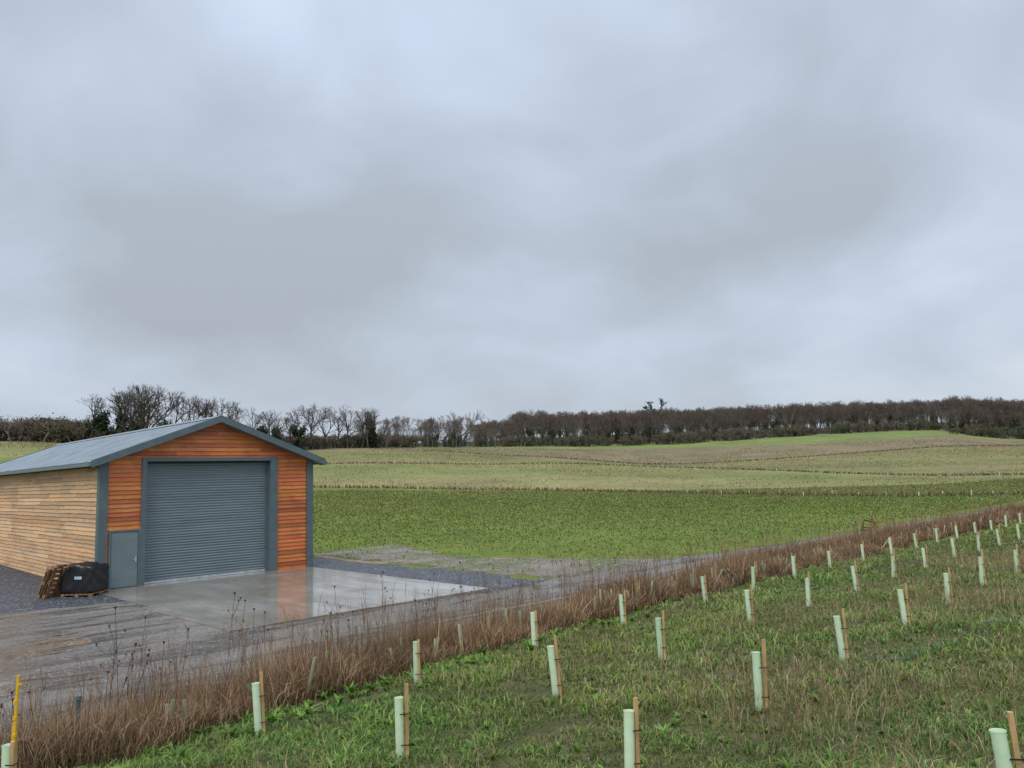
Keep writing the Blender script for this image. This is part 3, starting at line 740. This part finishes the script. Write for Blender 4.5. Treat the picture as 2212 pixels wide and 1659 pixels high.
for i,(X,Y,h) in enumerate([(-111,205,13.5),(-106,208,15.5),(-101,206,17.5),(-98,209,18.2),(-95.5,204,17.5),(-92.5,209,16.5),(-103,212,16),(-99.5,203,15),(-88,210,15.5),(-83.5,215,15.5),(-78,211,15),(-80.5,217,14.5),(-75,225,13.5),(-71,228,13),(-64.5,250,15.2),(-61,254,14.2),(-66,246,14),(-55.5,262,15.2),(-52,268,13.8),(-49.5,266,14.5),(-104,212,14.5),(-22,318,15.5),(-68,238,12.5),(-136,206,7.5),(-58,260,12)]):
    put(bare[i%5],'bare_tree',X,Y,h)
for i,(X,Y,h) in enumerate([(-107,204,12.5),(-104,207,12),(-90.5,205,10.5),(-97.5,203,9.5),(-72,222,11),(-69.6,230,10.5),(-67,240,11),(-48,270,13),(-114,210,8.5),(-86,214,6.5)]):
    put(ivyt[i%4],'ivy_clad_tree',X,Y,h/12)
pine=tree_mesh('pine',91,21.,.05,BK,TW,ivy=800,leafc=(.035,.05,.026),ivylv=4,iv_r=.4,ls=.45,levels=4,trunk=2.8,ang=(.5,1.1),decay=(.35,.5))
put(pine,'pine_tree',.189*385,385,.98)
wood=[]
for i in range(8):
    FB=[(.21,.20,.165),(.13,.115,.095),(.17,.15,.125)][i%3]; FT=[(.165,.118,.10),(.14,.105,.09),(.18,.13,.105),(.15,.13,.092)][i%4]
    wood.append(tree_mesh('wood%d'%i,100+i,16.,.031,FB,FT,levels=6,trunk=2.0,ang=(.2,.55),kids=(2,3),decay=(.62,.8),up=.2,
      ivy=(420 if i%4==0 else 0),leafc=(.05,.065,.03),ivylv=1,iv_r=.5))
SC_=[((.13,.12,.09),(.16,.135,.09),(.09,.10,.048)),((.12,.10,.08),(.17,.13,.10),(.13,.10,.06)),((.13,.12,.10),(.15,.135,.09),(.065,.085,.038)),((.15,.13,.1),(.19,.16,.12),(.14,.12,.08))]
shr=[tree_mesh('shrub%d'%i,200+i,5.,.026,SC_[i%4][0],SC_[i%4][1],ivy=[500,300,900,200][i%4],leafc=SC_[i%4][2],ivylv=4,iv_r=.55,ls=.2,levels=4,trunk=.5,multi=6,ang=(.3,.8)) for i in range(6)]
EW=empty('distant_woodland',(0,0,0))
for i in range(1500):
    t=random.uniform(-.05,.88); dp=random.random()**1.15*95; e0=float(ED(t))
    Y=e0+dp; X=t*Y; h=.98+random.uniform(-.14,.06)+(.10 if t>.555 else 0)-(.25 if t<-.0 else 0)-.10*(dp/95)
    if dp<8: h*=random.uniform(.6,1.)
    put(wood[i%8],'wood_tree_%d'%i,X,Y,h,parent=EW)
EH=empty('hedgerow',(0,0,0))
k_=0
for i in range(210):
    t=random.uniform(-.17,.88); Y=float(ED(t))-random.uniform(0,9); put(random.choice(shr),'hedge_shrub_%d'%k_,t*Y,Y,random.uniform(.4,1.25)*(.8 if t<0 else 1),parent=EH); k_+=1
LD=lambda t:float(np.interp(t,[-.75,-.55,-.42,-.33,-.25,-.16],[205,205,208,222,250,285]))
for i in range(260):
    t=random.uniform(-.78,-.13); Y=LD(t)+random.uniform(-1,12); s=random.uniform(.4,1.2)*(1.25 if t<-.55 else .9)
    put(random.choice(shr),'hedge_shrub_%d'%k_,t*Y,Y,s,parent=EH); k_+=1
for i in range(90):
    t=random.uniform(-.2,-.02); Y=random.uniform(300,350); put(wood[i%8],'wood_tree_s%d'%i,t*Y,Y,random.uniform(.5,.82),parent=EW)
# ------------------------------------------------------------ small objects
x,y=W(1.95,8.75); z=float(Huv(1.95,8.75))
e=empty('yellow_marker_post',(x,y,z))
mb=MB(); mb.box(-.02,.02,-.02,.02,0,.62); mb.obj('stake',[M_stake],e)
mb=MB(); mb.cyl((.01,-.03,.3),(.03,-.03,1.05),.014,.014,8); mb.cyl((.028,-.03,.95),(.06,-.03,.97),.01,.01,6)
for zz in (.5,.65,.8): mb.cyl((.015,-.03,zz),(.016,-.03,zz+.03),.02,.02,8)
mb.obj('yellow_rod',[M_yellow],e)
u,v=2.15,9.35; x,y=W(u,v); z=float(Huv(u,v)); mb=MB(); mb.cyl((x,y,z),(x,y,z+.42),.075,.08,14); mb.cyl((x,y,z+.42),(x,y,z+.46),.09,.09,14); mb.obj('clay_pipe_stub',[M_clay])
u,v=2.75,9.7; x,y=W(u,v); z=float(Huv(u,v)); mb=MB(); mb.cyl((x,y,z),(x,y,z+.78),.025,.025,12); mb.cyl((x,y,z+.78),(x,y,z+.82),.038,.034,12); mb.obj('vent_pipe',[M_trim])
x,y=W(37.6,15.0); z=float(Huv(37.6,15.0)); e=empty('rusty_frame',(x,y,z),.2)
mb=MB(); pts=[(-.35,0,.55),(.25,.1,.45),(.4,0,.85),(-.2,-.05,1.0),(-.45,-.3,.7),(.1,-.35,.6)]
for a,b_ in ((0,1),(1,2),(2,3),(3,0),(0,4),(4,5),(5,1),(3,4),(2,5)): mb.cyl(pts[a],pts[b_],.03,.03,6)
for a in (0,1,4,5): mb.cyl(pts[a],(pts[a][0],pts[a][1],0),.02,.02,6)
mb.obj('frame_bars',[M_rust],e)
prev=None; mb=MB()
for i in range(13):
    s=i/12; q=Vector((.1+1.15*s**1.6,0,.3+2.0*sin(s*1.35)))
    if prev is not None: mb.cyl(prev,q,.016*(1-s*.6),.016*(1-s*.65),5)
    prev=q
mb.obj('bent_stick',[M_rust],e)
mb=MB()
for pl in ([(10.0,4.1),(10.5,3.7),(11.3,3.7),(11.9,3.3),(12.6,3.5),(13.6,3.0)],[(12.5,4.3),(12.4,3.6),(13.2,3.3),(13.1,2.6),(12.2,2.0)]):
    P=[]
    for (a,b_),(c_,d_) in zip(pl[:-1],pl[1:]):
        for s in range(6): 
            f=s/6; u=a+(c_-a)*f+.05*sin(f*6); v=b_+(d_-b_)*f+.06*sin(f*5+1); xx,yy=W(u,v); P.append(Vector((xx,yy,float(Huv(u,v))+.07+.04*sin(u*9))))
    for p,q in zip(P[:-1],P[1:]): mb.cyl(p,q,.0035,.0035,5)
mb.obj('blue_twine',[M_twine])
# ------------------------------------------------------------ sky, sun, camera
w=bpy.data.worlds.new('World'); SC.world=w; w.use_nodes=True; nt=w.node_tree
for n in list(nt.nodes): nt.nodes.remove(n)
out=nt.nodes.new('ShaderNodeOutputWorld')
SE,SR=radians(48),radians(200)
sky=nt.nodes.new('ShaderNodeTexSky'); sky.sky_type='NISHITA'; sky.sun_disc=False; sky.sun_elevation=SE; sky.sun_rotation=SR
bg1=nt.nodes.new('ShaderNodeBackground'); nt.links.new(sky.outputs[0],bg1.inputs[0]); bg1.inputs[1].default_value=.05
tc=nt.nodes.new('ShaderNodeTexCoord'); sp=nt.nodes.new('ShaderNodeSeparateXYZ'); nt.links.new(tc.outputs['Generated'],sp.inputs[0])
zc=mth(nt,'MAXIMUM',sp.outputs[2],0.); dv=mth(nt,'ADD',zc,.40)
cx_=mth(nt,'DIVIDE',sp.outputs[0],dv); cy_=mth(nt,'DIVIDE',sp.outputs[1],dv)
cb=nt.nodes.new('ShaderNodeCombineXYZ'); nt.links.new(cx_,cb.inputs[0]); nt.links.new(cy_,cb.inputs[1]); cb.inputs[2].default_value=5.3
n1=noise(nt,cb.outputs[0],1.15,5,.42,.35); n2=noise(nt,cb.outputs[0],3.2,5,.5,.4)
nn=mth(nt,'ADD',mth(nt,'MULTIPLY',n1,.74),mth(nt,'MULTIPLY',n2,.26))
# cloud contrast softens toward the horizon
cf=mth(nt,'ADD',.38,mth(nt,'MINIMUM',mth(nt,'MULTIPLY',zc,2.2),.52))
nn=mth(nt,'ADD',.475,mth(nt,'MULTIPLY',mth(nt,'SUBTRACT',nn,.475),cf))
cc=ramp(nt,nn,[(.37,(.46,.52,.605)),(.44,(.53,.61,.725)),(.52,(.63,.735,.895)),(.60,(.76,.87,1.0))])
hor=ramp(nt,zc,[(0,(.86,.82,.775)),(.12,(.89,.865,.83)),(.38,(1,1,1))])
cc=mix(nt,1.,cc,hor,'MULTIPLY')
zb=mth(nt,'ADD',1.04,mth(nt,'MULTIPLY',mth(nt,'MAXIMUM',mth(nt,'SUBTRACT',zc,.62),0.),4.4))
bg2=nt.nodes.new('ShaderNodeBackground'); nt.links.new(cc,bg2.inputs[0]); nt.links.new(zb,bg2.inputs[1])
mx=nt.nodes.new('ShaderNodeMixShader'); mx.inputs[0].default_value=.93
nt.links.new(bg1.outputs[0],mx.inputs[1]); nt.links.new(bg2.outputs[0],mx.inputs[2]); nt.links.new(mx.outputs[0],out.inputs[0])
L=bpy.data.lights.new('sun','SUN'); L.energy=1.5; L.angle=radians(25); L.color=(1,.97,.93)
lo=bpy.data.objects.new('sun',L); link(lo)
az=SR; dvec=Vector((sin(az)*cos(SE),cos(az)*cos(SE),sin(SE)))
lo.rotation_euler=dvec.to_track_quat('Z','Y').to_euler(); lo.location=(0,-10,30)
f,hy,slp=1690,1032,.030
pitch=atan((hy-829.5)/f); roll=atan(slp)
R=Matrix.Rotation(radians(90)+pitch,4,'X')@Matrix.Rotation(-roll,4,'Z')
cd=bpy.data.cameras.new('camera'); cam=bpy.data.objects.new('camera',cd); link(cam)
cam.matrix_world=Matrix.Translation((0,0,CAMZ))@R
cd.sensor_width=36; cd.lens=36*f/2212; cd.clip_end=5000; cd.clip_start=.05
SC.camera=cam
SC.view_settings.view_transform='Standard'; SC.view_settings.look='None'; SC.view_settings.exposure=0
